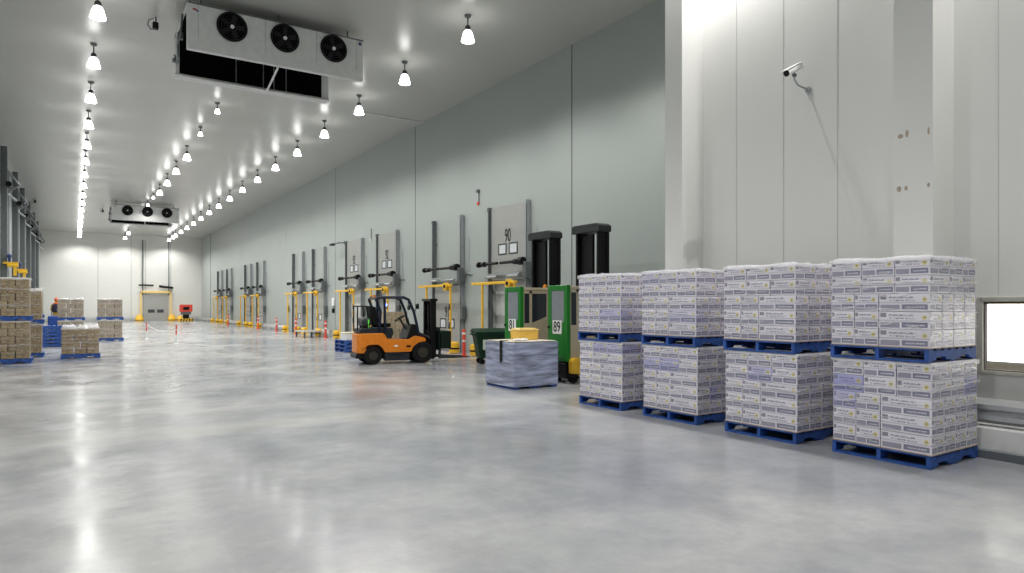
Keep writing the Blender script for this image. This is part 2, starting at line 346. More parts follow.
# ---------------------------------------------------------------- ceiling coolers
def cooler(y0, label):
    t = thing('ceiling_cooler', label, 'cooling unit', (4.58, y0, 0), 0, 'ceiling cooling units')
    X0, X1, Z0, Z1, D = -2.25, 2.25, 8.10, 9.25, 2.25
    XB = X1-.26
    b = MB().box((X0, 0, Z0), (X1, .16, Z1), .015).box((X0, .16, Z1-.12), (X1, .9, Z1), .01).box((X0, .9, Z1-.12), (XB, D+.25, Z1), .01)
    b.box((X0, D, Z0), (X0+.10, D+.25, Z1), .01).box((XB-.22, D, Z0), (XB, D+.25, Z1), .01).box((X0, D, Z0), (XB, D+.25, Z0+.05), .01)
    b.build('casing', UNITW, t)
    CB = mat('coil_black', (.003,.003,.003), .9, spec=.05)
    MB().box((X0+.10, D+.02, Z0+.05), (XB-.22, D+.2, Z1-.1)).box((X0+.03, .17, Z1-.16), (XB-.1, D+.02, Z1-.121)).box((X0+.02, .161, Z0+.03), (X1-.02, .18, Z1-.12)).build('coil', CB, t)
    for xx in (X0+1.55, X0+2.3, X0+2.6, X0+2.95): MB().box((xx, D-.0, Z0+.05), (xx+.022, D+.02, Z1-.1)).build('coil_divider', STEEL_L, t)
    MB().box((X0-.05, D-.10, Z0-.05), (XB, D+.28, Z0+.0), .01).build('drip_tray', UNITW, t)
    for k, xx in enumerate((-1.22, .09, 1.40)):
        f = MB().lathe([(.37,-.015),(.37,-.05),(.33,-.055),(.315,-.01)], n=32, M=Matrix.Rotation(PI/2, 4, 'X') @ Matrix.Diagonal((1,1,-1,1))).build('fan_shroud', BLK_P, t, True, (xx, 0, 8.84))
        MB().cyl((0,-.004,0), (0,-.012,0), .33, 32).build('fan_back', mat('fan_black', (.003,.003,.003), .9, spec=.1), f)
        fb = MB()
        for a in range(5):
            M = Matrix.Rotation(a*2*PI/5+k, 4, 'Y') @ Matrix.Translation((.2, -.022, 0)) @ Matrix.Rotation(.25, 4, 'X')
            fb.box((-.12, -.003, -.07), (.10, .003, .07), .002, 1, M)
        fb.build('fan_blade', mat('fan_grey', (.012,.012,.013), .5, spec=.2), f)
        MB().cyl((0,-.03,0), (0,-.055,0), .05, 16).build('fan_hub', WHITE, f)
        g = MB()
        for r in (.12, .19, .26, .33):
            for a in range(20):
                p = [(r*math.cos(q), -.058, r*math.sin(q)) for q in (a*PI/10, (a+1)*PI/10)]; g.cyl(p[0], p[1], .0025, 4)
        g.build('fan_guard_grille', STEEL_D, f)
    for xx in (-2.0, -.4, .93, 2.05): MB().box((xx-.006, -.006, Z0+.28), (xx+.006, .0, Z1-.04)).build('seam', JOINT_F, t)
    MB().box((X0, -.03, Z1-.03), (X1, 0, Z1), .005).build('top_flange', STEEL_M, t)
    for xx in (-1.9, 0, 1.9):
        for yy in (.3, D+.1): MB().cyl((xx, yy, Z1-.02), (xx, yy, ZC+.01), .02, 8).build('hanger_rod', STEEL_M, t)
    MB().ball((0,0,0), 1, 12, (.055,.006,.03)).build('badge', mat('badge_red', (.45,.08,.12), .4), t, True, (X0+.17, -.006, Z1-.16))
    MB().ball((0,0,0), 1, 12, (.035,.006,.02)).build('badge', mat('badge_blue', (.05,.08,.35), .4), t, True, (X0+.23, -.009, Z1-.19))
    MB().ball((0,0,0), 1, 12, (.05,.006,.05)).build('badge', mat('badge_navy', (.10,.11,.25), .4), t, True, (X1-.1, -.006, Z1-.12))
    MB().tube([(-.1,.02,Z0-.01), (-.08,.05,Z0-.06), (.1,D-.4,Z0-.07), (.14,D+.1,Z0-.03)], .03, 8).build('drain_pipe', WHITE, t)
    p = MB().tube([(X0-.06,.35,Z1-.2), (X0-.10,.35,Z0+.5), (X0-.10,.9,Z0+.35), (X0-.10,.9,Z0+.05), (X0-.06,1.5,Z0+.05), (X0-.06,1.9,Z0+.4)], .025, 8)
    p.box((X0-.14,.6,Z0+.42), (X0-.01,.75,Z0+.58), .01).box((X0-.16,1.5,Z0+.1), (X0-.01,1.62,Z0+.2), .01)
    p.build('pipework', STEEL_M, t)
    return t
cooler(18.1, 'white three-fan cooling unit on the ceiling showing its black underside, the larger in view')
cooler(57.4, 'white three-fan cooling unit on the ceiling towards the end wall, the smaller in view')
# small ceiling and wall fittings
def sensor(x, y, label):
    t = thing('ceiling_camera', label, 'camera', (x, y, ZC), 0, 'ceiling cameras')
    MB().cyl((0,0,0), (0,0,-.16), .02, 8).build('stem', STEEL_M, t); MB().box((-.08,-.08,-.34), (.06,.06,-.16), .01).build('camera_body', BLK_P, t)
    MB().tube([(-.05,0,-.05), (-.17,0,-.12), (-.19,0,-.25), (-.12,0,-.36), (-.06,0,-.34)], .012, 6).build('cable_loop', STEEL_D, t)
    return t
sensor(1.85, 20.3, 'black ceiling camera with a looped cable beside the larger cooling unit')
sensor(1.95, 62.5, 'tiny dark ceiling camera between the small cooling unit and the first lamp row')
sensor(-2.33, 59.5, 'dark ceiling camera close to the tall tracks')
cd = MB().cyl((9.3, 25.75, ZC-.03), (XR-.01, 25.75, ZC-.03), .03, 8)
run('ceiling_conduit', cd, WHITE, 'white conduit running along the ceiling from a lamp to the dock wall', 'conduit')

# bullet camera on the near wall
YM = yat(808, XN); ZM = 5.12
t = thing('security_camera', 'white bullet camera on an arm on the white wall', 'camera', (XN, YM, ZM))
MB().cyl((0,0,0), (-.025,0,0), .05, 16).build('wall_mount', STEEL_L, t)
MB().tube([(-.02,0,0), (-.10,.0,.01), (-.28,.0,.03), (-.36,.0,.10), (-.36,.0,.18)], .014, 8).build('arm', STEEL_L, t)
MB().ball((-.36,0,.165), .035, 12).build('joint', STEEL_M, t, True)
c0 = Vector((-.38, .0, .245)); dr = Vector((-.86, .12, -.46)).normalized()
b = MB(); b.cyl(c0-dr*.18, c0+dr*.17, .048, 20); b.build('camera_body', WHITE, t, True)
M = Matrix.Translation(c0) @ dr.to_track_quat('X', 'Z').to_matrix().to_4x4()
MB().box((-.16,-.058,.042), (.22,.058,.056), .006, 2, M).build('sun_shield', WHITE, t)
MB().cyl(c0+dr*.165, c0+dr*.178, .05, 20).build('lens', BLK_P, t)

# ---------------------------------------------------------------- dock doors, right wall
def dock_door(i, yc, num, state):
    t = thing(f'door_{i}', (f'grey dock door numbered {num}, {"raised in tall tracks" if state=="up" else "closed, with windows"}' if num else f'closed grey dock door, {ORD[i-4]} beyond the raised doors along the dock wall'), 'dock door', (XR, yc, 0), kind='structure')
    z0 = 2.66 if state == 'up' else .03
    p = MB().box((-.10,-1.08,z0), (-.05,1.08,z0+2.52), .006)
    for k in range(1, 5): p.box((-.103,-1.08,z0+k*.504-.006), (-.10,1.08,z0+k*.504+.006))
    if state == 'up': MB().box((.12,-HW,0), (.16,HW,HH)).build('outer_door', mat('outer_door_grey', (.50,.51,.50), .5), t)
    pn = p.build('panel', DOORP, t)
    for yy in (.34, -.34):
        wv = MB()
        for a, b in (((-.26,.86),(.26,.90)), ((-.26,1.20),(.26,1.24)), ((-.26,.90),(-.21,1.20)), ((.21,.90),(.26,1.20))): wv.box((-.116, yy+a[0], z0+a[1]), (-.101, yy+b[0], z0+b[1]))
        q = wv.build('window_frame', STEEL_D, t)
        MB().box((-.106, yy-.21, z0+.90), (-.101, yy+.21, z0+1.20)).build('pane', mat('pale_pane', (.62,.66,.68), .15), q)
    if num: text(num, t, faceM((-.108, 0, z0+1.48), (0,-1,0), (0,0,1)), .62, mat('ink_black', (.02,.02,.02), .6), sx=.62)
    for sgn, m_ in ((1, STEEL_M), (-1, STEEL_L)):  # one rail darker: its shade is put into the steel colour
        r = MB().box((-.18, sgn*1.16-.05, 0), (-.165, sgn*1.16+.03, 5.14)).box((-.18, sgn*1.16-.05, 0), (-.06, sgn*1.16-.04, 5.14)).box((-.10, sgn*1.16+.03, 0), (-.02, sgn*1.16+.05, 5.14)).box((-.06, sgn*1.16-.05, 0), (-.02, sgn*1.16+.05, 5.14))
        r.box((-.19, sgn*1.16-.06, 5.08), (-.02, sgn*1.16+.07, 5.22), .01)
        for z in (.8, 2.2, 4.2): r.box((-.02, sgn*1.16-.09, z), (.0, sgn*1.16+.09, z+.08))
        r.build('guide_rail', m_, t)
    MB().cyl((-.34, 1.55, 3.22), (-.34, .30, 3.22), .05, 12).cyl((-.34, 1.58, 3.22), (-.34, 1.46, 3.22), .10, 14).cyl((-.34, 1.24, 3.22), (-.34, 1.10, 3.22), .09, 14).build('spring_shaft', BLK_P, t)
    MB().cyl((-.34, .10, 3.22), (-.34, -1.3, 3.22), .05, 12).cyl((-.34, -.75, 3.22), (-.34, -.95, 3.22), .09, 14).cyl((-.34, -1.05, 3.22), (-.34, -1.28, 3.22), .13, 14).build('spring_shaft', BLK_P, t)
    MB().box((-.36, -1.42, 2.65), (-.12, -1.24, 3.2), .02).build('motor', STEEL_M, t)
    MB().box((-.30, -.98, 2.82), (-.27, .95, 2.88)).cyl((-.30, -.3, 2.76), (-.30, -.95, 2.76), .05, 10).cyl((-.30, .4, 2.76), (-.30, .95, 2.76), .05, 10).build('tension_bar', STEEL_L, t)
    MB().box((-.22, -1.42, 1.25), (-.05, -1.24, 1.75), .015).build('control_box', STEEL_M, t)
    MB().cyl((-.04, -1.33, 1.75), (-.04, -1.33, 2.7), .015, 6).cyl((-.04, -1.62, 2.9), (-.04, -1.62, 4.3), .012, 6).cyl((-.04, -1.42, 3.0), (-.04, -1.85, 2.95), .02, 6).build('conduit', STEEL_L, t)
    nm = f'door {num}' if num else f'the {ORD[i-4]} unnumbered closed door'
    g = thing('door_guard_frame', f'yellow steel guard frame standing before {nm}', 'guard frame', (XR-.5, yc, 0), 0, 'yellow dock guard frames')
    for sgn in (1, -1):
        MB().box((-.035, sgn*1.02-.038, 0), (.035, sgn*1.02+.038, 2.5), .008).box((-.1, sgn*1.02-.1, 0), (.1, sgn*1.02+.1, .015)).build('post', YEL, g)
    MB().box((-.045, -1.12, 2.5), (.045, 1.72, 2.59), .008).build('crossbar', YEL, g)
    h = MB().cyl((-.10, -.72, 2.5), (.06, -.72, 2.5), .15, 18).build('pulley', YEL, g); MB().cyl((-.12, -.72, 2.5), (-.10, -.72, 2.5), .07, 14).build('hub', BLK_P, h)
    for z in (.9, 1.6): MB().box((-.040, -1.058, z), (-.036, -.982, z+.25)).build('stripe', BLK_P, g)
    # yellow bumpers at the rail feet
    for sgn in (1, -1):
        s = thing('safety_bumper', f'squat yellow bumper at the {"inner" if sgn>0 else "outer"} rail foot of {nm}', 'bumper', (XR-.55, yc+sgn*1.42, 0), 0, 'yellow bumpers at the door rails')
        MB().lathe([(0,.44),(.13,.43),(.19,.38),(.2,.2),(.19,.03),(0,.0)], n=20).build('bumper_body', YEL, s, True)
        MB().lathe([(.201,.16),(.206,.16),(.206,.22),(.201,.22)], n=20).build('band', BLK_P, s)
    return t
for i, (yc, num, st) in enumerate(DOORS): dock_door(i+1, yc, num, st)
# red and white bollards
def bollard(name, label, x, y, h=.95, cat='bollard', grp='red bollards along the dock wall'):
    w_, bh = (.06, .07) if cat == 'bollard' else (.028, .2)
    t = thing(name, label, cat, (x, y, 0), 0, grp)
    MB().lathe([(0,h),(w_*.9,h-.01),(w_,h-.04),(w_,.05),(w_+.07,.03),(w_+.07,0),(0,0)], n=16).build('bollard_post', RED if cat == 'bollard' else WHITE, t, True)
    for z in (h*.52, h*.8): MB().lathe([(w_+.001,z),(w_+.004,z),(w_+.004,z+bh),(w_+.001,z+bh)], n=16).build('band', WHITE if cat == 'bollard' else RED, t)
    return t
for yy, d in ((20.75,'between doors 90 and 91'), (36.3,'past door 93'), (42.15,'between the first two closed doors beyond 93'), (46.9,'past the second closed door beyond 93'), (52.4,'before the third closed door beyond 93'), (64.0,'before the fifth closed door beyond 93')):
    bollard('red_bollard', 'red bollard with white bands '+d, 11.55, yy)
def guard(y0, y1, label):
    t = thing('guard_rail', label, 'guard rail', (11.9, y0, 0), 0, 'low guard rails between dock doors')
    MB().box((-.04, 0, .18), (.0, y1-y0, .42), .01).box((-.055, 0, .26), (-.04, y1-y0, .34), .01).build('beam', GALV, t)
    n = max(2, int((y1-y0)/1.8)+1)
    for k in range(n): yy = .1+(y1-y0-.2)*k/(n-1); MB().box((.0, yy-.05, 0), (.09, yy+.05, .42), .005).build('post', GALV, t)
guard(25.3, 27.6, 'low galvanised guard rail beside door 91'); guard(36.6, 38.1, 'low galvanised guard rail past door 93'); guard(46.3, 52.0, 'long low galvanised rail before the third closed door')
guard(61.2, 65.6, 'low galvanised rail before the fifth closed door'); guard(74.4, 83.5, 'long low galvanised rail running to the end wall'); guard(10.5, 16.8, 'low galvanised rail behind the green trucks')
for yy, d in ((42.1,39.95),(34,33.9)): pass
def plate(yc, label):
    t = thing('dock_plate', label, 'dock plate', (11.03, yc, 0), 0, 'grey dock plates')
    MB().box((-.5,-.9,.30), (.5,.9,.36), .01).build('top_plate', GALV, t)
    for a in (-.42,.42):
        for b in (-.8,.8): MB().box((a-.04,b-.04,0), (a+.04,b+.04,.30)).build('leg', STEEL_M, t)
plate(37.8, 'low grey steel plate on legs before the first closed door beyond 93')
# boxes on the dock wall
def wbox(yy, label):
    t = thing('wall_control_box', label, 'control box', (XR, yy, 0), 0, 'wall control boxes')
    MB().box((-.10,-.16,1.75), (-.005,.16,2.2), .015).build('box_body', WHITE, t); MB().box((-.12,-.09,1.35), (-.005,.09,1.6), .01).build('switch', BLK_P, t); MB().cyl((-.03,0,1.6), (-.03,0,1.75), .015, 6).build('conduit', STEEL_M, t)
wbox(46.95, 'white control box on wall past the second closed door'); wbox(37.4, 'white control box on wall between door 93 and the first closed door')
t = thing('wall_siren', 'small red and white siren high on wall between doors 90 and 91', 'siren', (XR, 21.15, 5.75)); MB().cyl((-.03,0,-.25), (-.03,0,.22), .03, 8).build('stem', STEEL_L, t); MB().box((-.1,-.07,.16), (-.005,.07,.26), .01).build('head', STEEL_M, t); MB().box((-.08,-.05,-.3), (-.01,.05,-.2), .01).build('light', RED, t)
t = thing('wall_siren', 'small grey tube sensor high on wall over door 93', 'siren', (XR, 31.7, 5.4)); MB().cyl((-.03,0,-.3), (-.03,0,.2), .03, 8).build('stem', STEEL_L, t); MB().box((-.07,-.05,-.4), (-.01,.05,-.3), .01).build('light', WHITE, t)
t = thing('wall_camera', 'dark arm camera on wall past door 93', 'camera', (XR, 35.6, 5.2)); MB().box((-.02,-.1,-.1), (0,.1,.1)).build('wall_mount', STEEL_M, t); MB().tube([(-.02,0,0), (-.35,.1,-.02), (-.5,.45,-.08)], .03, 8).build('arm', STEEL_D, t); MB().box((-.62,.35,-.15), (-.42,.8,-.03), .02).build('camera_body', STEEL_D, t)

# ---------------------------------------------------------------- left wall tall docks
def left_dock(i, y, label):
    t = thing(f'door_{10+i}', label, 'dock door', (XL, y, 0), kind='structure')
    MB().box((.01,-.18,0), (.26,.02,9.35), .01).build('guide_rail', STEEL_M, t)
    MB().box((.01,.8,0), (.12,.9,7.6), .01).build('guide_rail', STEEL_L, t)
    MB().box((.01,2.5,0), (.18,2.62,8.6), .01).build('guide_rail', STEEL_L, t)
    MB().box((.01,.9,0), (.05,2.5,8.2)).build('panel', DOORP, t)
    MB().cyl((.32,-.35,7.55), (.32,.5,7.55), .13, 14).build('motor', BLK_P, t)
    MB().tube([(.15,.1,8.4), (.5,.2,7.9), (.7,.25,7.6), (.3,.9,7.4)], .05, 8).cyl((.2,.5,7.2), (.5,1.4,7.0), .06, 8).build('brace_pipe', STEEL_L, t)
    MB().tube([(.12,.35,0), (.12,.35,8.7)], .05, 8).build('pipe', GALV, t)
    MB().tube([(.12,1.6,0), (.12,1.6,7.9)], .04, 8).build('pipe', STEEL_L, t)
    if i > 2: return t
    g = MB().box((.1,-.3,3.75), (.7,-.2,3.85)).box((.5,-.32,3.2), (.62,-.18,3.85)).box((.25,-.35,3.6), (.7,-.15,3.75), .03)
    g.build('guard_bar', YEL, t)
    MB().ball((.35,-.35,4.12), .11, 12).box((.3,-.3,3.85), (.4,-.2,4.1)).build('signal_lamp', mat('signal_navy', (.03,.05,.18), .3), t, True)
for i, (yy, lb) in enumerate(((40.0,'first'), (47.3,'second'), (53.6,'third'), (60.5,'fourth'), (67.4,'fifth'), (74.3,'sixth'))):
    left_dock(i+1, yy, f'{lb} tall grey dock track set behind the brown carton stacks')

# far wall door
t = thing('door_20', 'grey dock door with yellow surround in the end wall', 'dock door', (7.7, YF, 0), kind='structure')
p = MB().box((-1.25,-.12,0), (1.25,-.05,2.9), .01); 
for k in range(1,5): p.box((-1.25,-.125,k*.58-.012), (1.25,-.12,k*.58+.012))
p.build('panel', DOORP, t)
MB().box((-1.55,-.3,0), (-1.4,-.15,3.3)).box((1.4,-.3,0), (1.55,-.15,3.3)).box((-1.55,-.3,3.15), (1.55,-.15,3.35)).build('surround_frame', mat('pale_yellow', (.80,.58,.20), .5), t)
for s in (-.45,.45): MB().box((s-.33,-.135,.95), (s+.33,-.121,1.3)).build('pane', STEEL_D, t)
for s in (-1.3, 1.3): MB().box((s-.05,-.12,2.9), (s+.05,-.02,9.0)).build('guide_rail', STEEL_M, t)
MB().cyl((-1.7,-.35,4.0), (-.25,-.35,3.98), .09, 8).cyl((.3,-.35,3.9), (1.7,-.35,3.72), .13, 8).build('spring_shaft', BLK_P, t)
for x, lb in ((6.05,'towards the hall middle'), (9.25,'beside the panel edge'), (10.14,'towards the red topped cabinet')):
    s = thing('corner_guard', 'yellow corner guard at the end-wall door, '+lb, 'bumper', (x, YF-.6, 0), 0, 'yellow guards at the end-wall door')
    MB().lathe([(0,.75 if x<9.5 else .6),(.25,.7 if x<9.5 else .55),(.32,.45),(.42,.3),(.42,.02),(0,.0)], n=16).build('guard_body', YEL, s, True); MB().lathe([(.421,.1),(.43,.1),(.43,.16),(.421,.16)], n=16).build('band', BLK_P, s)
guardf = thing('guard_rail', 'low grey rail along the foot of the end wall', 'guard rail', (0, YF-.35, 0), 0, 'low guard rails between dock doors')
MB().box((-2.4,-.05,.25), (5.6,.05,.5), .01).box((10.6,-.05,.25), (12,.05,.5), .01).build('beam', GALV, guardf)
for x in (-2.2,0,2,4,5.4,10.8,11.8): MB().box((x-.06,.05,0), (x+.06,.15,.5)).build('post', GALV, guardf)
t = thing('red_cabinet', 'red topped cabinet on a dark pedestal with yellow striped foot by the end wall', 'cabinet', (10.35, YF-3.2, 0))
MB().box((-.62,-.3,1.05), (.62,.3,1.85), .04, 2).build('hood', RED, t); MB().box((-.3,-.33,1.25), (.3,-.3,1.6), .01).build('screen', BLK_P, t); MB().box((-.5,-.25,.75), (.5,.25,1.05), .03).build('drawer', STEEL_M, t); MB().box((-.3,-.2,.3), (.3,.2,.75), .02).build('pedestal', BLK_P, t)
f = MB().box((-.7,-.4,0), (.7,.4,.32), .02).build('foot', YEL, t)
for k in range(5): x = -.62+k*.28; MB().prism([(x,.01),(x+.12,.01),(x+.2,.31),(x+.08,.31)], 'y', -.405, -.4).build('stripe', BLK_P, f)
# red posts with white chain across the hall
P = [(1.45,47.2,'beside the brown stack with white film'), (3.2,39.8,'in the middle of the chain barrier'), (3.95,34.2,'at the near end of the chain barrier')]
for x, y, lb in P: bollard('chain_post', 'slim red and white chain post '+lb, x, y, .85, 'post', 'chain posts')
for (a, b, lb) in ((P[0], P[1], 'longer'), (P[1], P[2], 'shorter')):
    pts = [(a[0]+(b[0]-a[0])*k/10, a[1]+(b[1]-a[1])*k/10, .78-.25*math.sin(PI*k/10)) for k in range(11)]
    pts = [tuple(Vector(pts[0])+ (Vector(pts[1])-Vector(pts[0]))*.12)]+pts[1:-1]+[tuple(Vector(pts[-1])+(Vector(pts[-2])-Vector(pts[-1]))*.12)]
    run('barrier_chain', MB().tube(pts, .014, 6), WHITE, f'{lb} white plastic chain hung between the red posts', 'chain', 'barrier chains')

# ---------------------------------------------------------------- pallets and loads
def make_pallet(L=1.13, Wd=1.13):      # origin at the min corner on the ground
    t = thing('blue_pallet', 'x', 'pallet')
    d = MB(); n = 7; bw = .105; 
    for k in range(n): x = k*(L-bw)/(n-1); d.box((x, 0, .128), (x+bw, Wd, .149), .002)
    d.build('deck', BLUE, t)
    for y in (0, Wd/2-.022, Wd-.045):
        s = MB(); s.prism([(0,.022),(0,.127),(L,.127),(L,.022),(L*.86,.022),(L*.84,.06),(L*.66,.06),(L*.64,.022),(L*.36,.022),(L*.34,.06),(L*.16,.06),(L*.14,.022)], 'y', y, y+.045)
        s.build('stringer', BLUE, t)
    for x in (0, L/2-.05, L-.1): MB().box((x, 0, 0), (x+.1, Wd, .021), .002).build('bottom_board', BLUE, t)
    freeze(t); return t
pal0 = make_pallet(); used = [False]
def pallet(x, y, z, label, group, rz=0):
    if not used[0]: used[0] = True; o = pal0; o.location = (x, y, z); o.rotation_euler = (0,0,rz)
    else: o = dup(pal0, (x, y, z), rz=rz)
    o['label'] = label; o['group'] = group; return o
cmesh = {}
def carton_mesh(sx, sy, sz, m):
    key = (round(sx,3), round(sy,3), round(sz,3), m.name)
    if key in cmesh: return cmesh[key]
    bm = bmesh.new(); bmesh.ops.create_cube(bm, size=1)
    for v in bm.verts: v.co = Vector(((v.co.x+.5)*sx, (v.co.y+.5)*sy, (v.co.z+.5)*sz))
    bmesh.ops.bevel(bm, geom=list(bm.edges), offset=.005, segments=2, profile=.5, affect='EDGES')
    uv = bm.loops.layers.uv.new('UVMap'); uv2 = bm.loops.layers.uv.new('Metric')
    for f in bm.faces:
        n = f.normal
        for l in f.loops:
            c = l.vert.co
            l[uv2].uv = ((sy-(1-(c.y/sy))*sy if n.x > .7 else (sy-(sy-c.y)) if n.x < -.7 else (sx-c.x if n.y < 0 else c.x)), c.z)
            if abs(n.x) > .7: u, v = (1-c.y/sy if n.x < 0 else c.y/sy), c.z/sz
            elif abs(n.y) > .7: u, v = (c.x/sx if n.y < 0 else 1-c.x/sx), c.z/sz
            else: u, v = .5, .58
            l[uv].uv = (u, v)
    me = bpy.data.meshes.new('carton'); bm.to_mesh(me); bm.free(); me.materials.append(m); cmesh[key] = me; return me
def carton(name, x, y, z, sx, sy, sz, m, label, cat, group, jit=.004):
    o = bpy.data.objects.new(name, carton_mesh(sx, sy, sz, m)); C.objects.link(o)
    o.location = (x+random.uniform(0,jit), y+random.uniform(0,jit), z); o.rotation_euler = (0,0,random.uniform(-1,1)*jit*.9)
    return tag(o, label, cat, group)
def film(name, x, y, z0, L, Wd, H, label, group, amp=.03, bands=2, seed=0):
    flat = amp == 0
    """crumpled cap over the top of a load plus wrinkled bands round its sides"""
    t = thing(name, label, 'stretch wrap', (x, y, z0), 0, group)
    bm = bmesh.new(); n = 26; e = .012
    def P(i, j):
        u, v = -e+(L+2*e)*i/n, -e+(Wd+2*e)*j/n
        edge = min(i, j, n-i, n-j)
        if flat: return (u, v, H+.001)
        hh = H+.006+amp*max(0, noise.noise(Vector((u*5+seed, v*5, 1.3)))+.35)*(1 if edge else .0)+(amp*.5*max(0,noise.noise(Vector((u*14, v*14, seed)))) if edge else 0)
        return (u, v, hh)
    g = [[bm.verts.new(P(i, j)) for j in range(n+1)] for i in range(n+1)]
    for i in range(n):
        for j in range(n): bm.faces.new((g[i][j], g[i+1][j], g[i+1][j+1], g[i][j+1]))
    ring = [g[i][0] for i in range(n)]+[g[n][j] for j in range(n)]+[g[i][n] for i in range(n, 0, -1)]+[g[0][j] for j in range(n, 0, -1)]
    low = []
    for k, v in enumerate(ring):
        q = v.co.copy(); c = Vector((L/2, Wd/2, 0)); dd = (q-c); dd.z = 0
        q += dd.normalized()*.006; q.z = H-.035-.03*max(0, noise.noise(Vector((k*.35, seed, 2)))+.3); low.append(bm.verts.new(q))
    m = len(ring)
    for k in range(m): bm.faces.new((ring[k], low[k], low[(k+1)%m], ring[(k+1)%m]))
    me = bpy.data.meshes.new('film_cap'); bm.to_mesh(me); bm.free(); me.materials.append(FILM)
    for p in me.polygons: p.use_smooth = True
    o = bpy.data.objects.new('film_cap', me); C.objects.link(o); o.parent = t
    bm = bmesh.new(); R_ = random.Random(seed*7+3)
    for q in range(int(26*bands/3)):
        side = R_.random() < .55; span = Wd if side else L; ln = R_.uniform(.08,.42); a0 = R_.uniform(.0, span-ln); z = R_.uniform(.05, H-.05); sl = R_.gauss(0,.16); wd = R_.uniform(.002,.008); prev = None
        for k in range(8):
            u = a0+ln*k/7; zz = min(H-.01, max(.012, z+sl*ln*(k/7-.5)+.012*math.sin(k*.9+q))); w2 = wd*math.sin(PI*(k+.5)/8)
            v = [bm.verts.new((-.018, u, zz+e_) if side else (u, -.018, zz+e_)) for e_ in (-w2, w2)]
            if prev: bm.faces.new((prev[0], v[0], v[1], prev[1]))
            prev = v
    me = bpy.data.meshes.new('crease_glint'); bm.to_mesh(me); bm.free(); me.materials.append(mat('crease_glint_white', (.9,.9,.92), .2, alpha=.48))  # white slivers put the glints along film creases into colour
    o = bpy.data.objects.new('crease_glint', me); C.objects.link(o); o.parent = t; o['kind'] = 'stuff'
    for b_ in range(bands):          # a band round the two open sides, slightly slanting, pleated
        bm = bmesh.new(); z = H*(.18+.62*((b_+random.uniform(.1,.9))/bands)); wd = random.uniform(.004,.016); sl = random.uniform(-.07,.07)
        path = [(-.016, Wd*(1-k/18)) for k in range(19)]+[(L*k/18, -.016) for k in range(19)]
        prev = None
        for k, (a, c) in enumerate(path):
            zz = z+sl*(k/len(path)-.5)*2; w2 = wd*(.5+abs(noise.noise(Vector((k*.23, b_+seed, 5))))*2)
            o2 = .004*math.sin(k*1.7)+.004
            aa, cc = (a-o2, c) if k < 19 else (a, c-o2)
            v = [bm.verts.new((aa, cc, zz-w2)), bm.verts.new((aa-(.006 if k<19 else 0), cc-(0 if k<19 else .006), zz)), bm.verts.new((aa, cc, zz+w2))]
            if prev: bm.faces.new((prev[0], v[0], v[1], prev[1])); bm.faces.new((prev[1], v[1], v[2], prev[2]))
            prev = v
        me = bpy.data.meshes.new('film_band'); bm.to_mesh(me); bm.free(); me.materials.append(FILM)
        for p in me.polygons: p.use_smooth = True
        o = bpy.data.objects.new('film_band', me); C.objects.link(o); o.parent = t
    return t
PRINT = carton_mat('printed_carton_board', (.72,.69,.765), (.085,.085,.18))
BROWN = carton_mat('brown_carton_board', (.35,.26,.15), (.2,.15,.1), True)
BROWN2 = carton_mat('grey_brown_carton_board', (.36,.30,.23), (.2,.15,.1), True)
L, Wd, ch = 1.09, 1.14, .2015
def load(x, y, z, where, m=PRINT, adj='white printed', name='printed_carton', grp='printed cartons on the blue pallets'):
    """five wrapped carton layers of which the two sides seen from the hall are there"""
    for k in range(5):
        zz = z+k*ch; g = .002
        if k % 2 == 0 and k != 4 or k == 1: # corner carton long along the hall
            a, b = .28, .56; sw = (L-a)/3; hw = (Wd-b)/2
            items = [(0, 0, a, b, 'corner')]+[(0, b+hw*i, .52, hw, 'hall side '+('middle','end')[i]) for i in (0,1)]+[(a+sw*i, 0, sw, .5, 'front side '+('first','second','third')[i]) for i in (0,1,2)]
        else:
            a, b = .45, .38; sw = (L-a)/2; hw = (Wd-b)/2
            items = [(0, 0, a, b, 'corner')]+[(0, b+hw*i, .44, hw, 'hall side '+('middle','end')[i]) for i in (0,1)]+[(a+sw*i, 0, sw, .37, 'front side '+('middle','end')[i]) for i in (0,1)]
        for (dx, dy, sx, sy, pos) in items:
            carton(name, x+dx+g, y+dy+g, zz, sx-2*g-.004, sy-2*g-.004, ch-.003, m, f'{adj} carton, {pos}, {ORD[k+1]} layer, {where}', 'carton', grp)
STACKS = [(3.61, 7.81, 'by the window', .02), (5.22, 7.79, 'second from the window', 0), (6.86, 7.78, 'third from the window', -.01), (8.49, 7.77, 'by the green trucks', 0)]
for si, (sy, sx, wh, _) in enumerate(STACKS):
    for lev, z in enumerate((0, 1.168)):
        lv = ('lower', 'upper')[lev]; x, y = sx+lev*-.02, sy+lev*.01
        pallet(x, y, z, f'blue pallet under the {lv} load of the stack {wh}', 'blue pallets under the printed cartons')
        run('slip_sheet', MB().box((x-.005, y-.015, z+.1505), (x+L+.02, y+Wd-.005, z+.156)), CARD, f'thin brown slip sheet under the {lv} load of the stack {wh}', 'slip sheet', 'slip sheets under printed cartons')
        load(x+.01, y-.01, z+.157, f'{lv} load {wh}')
        film('stretch_film', x+.01, y-.01, z+.157, L, Wd, 5*ch, f'crumpled clear film round the {lv} load {wh}', 'film round printed loads', 0 if lev == 0 else .028, 3, si*3+lev)

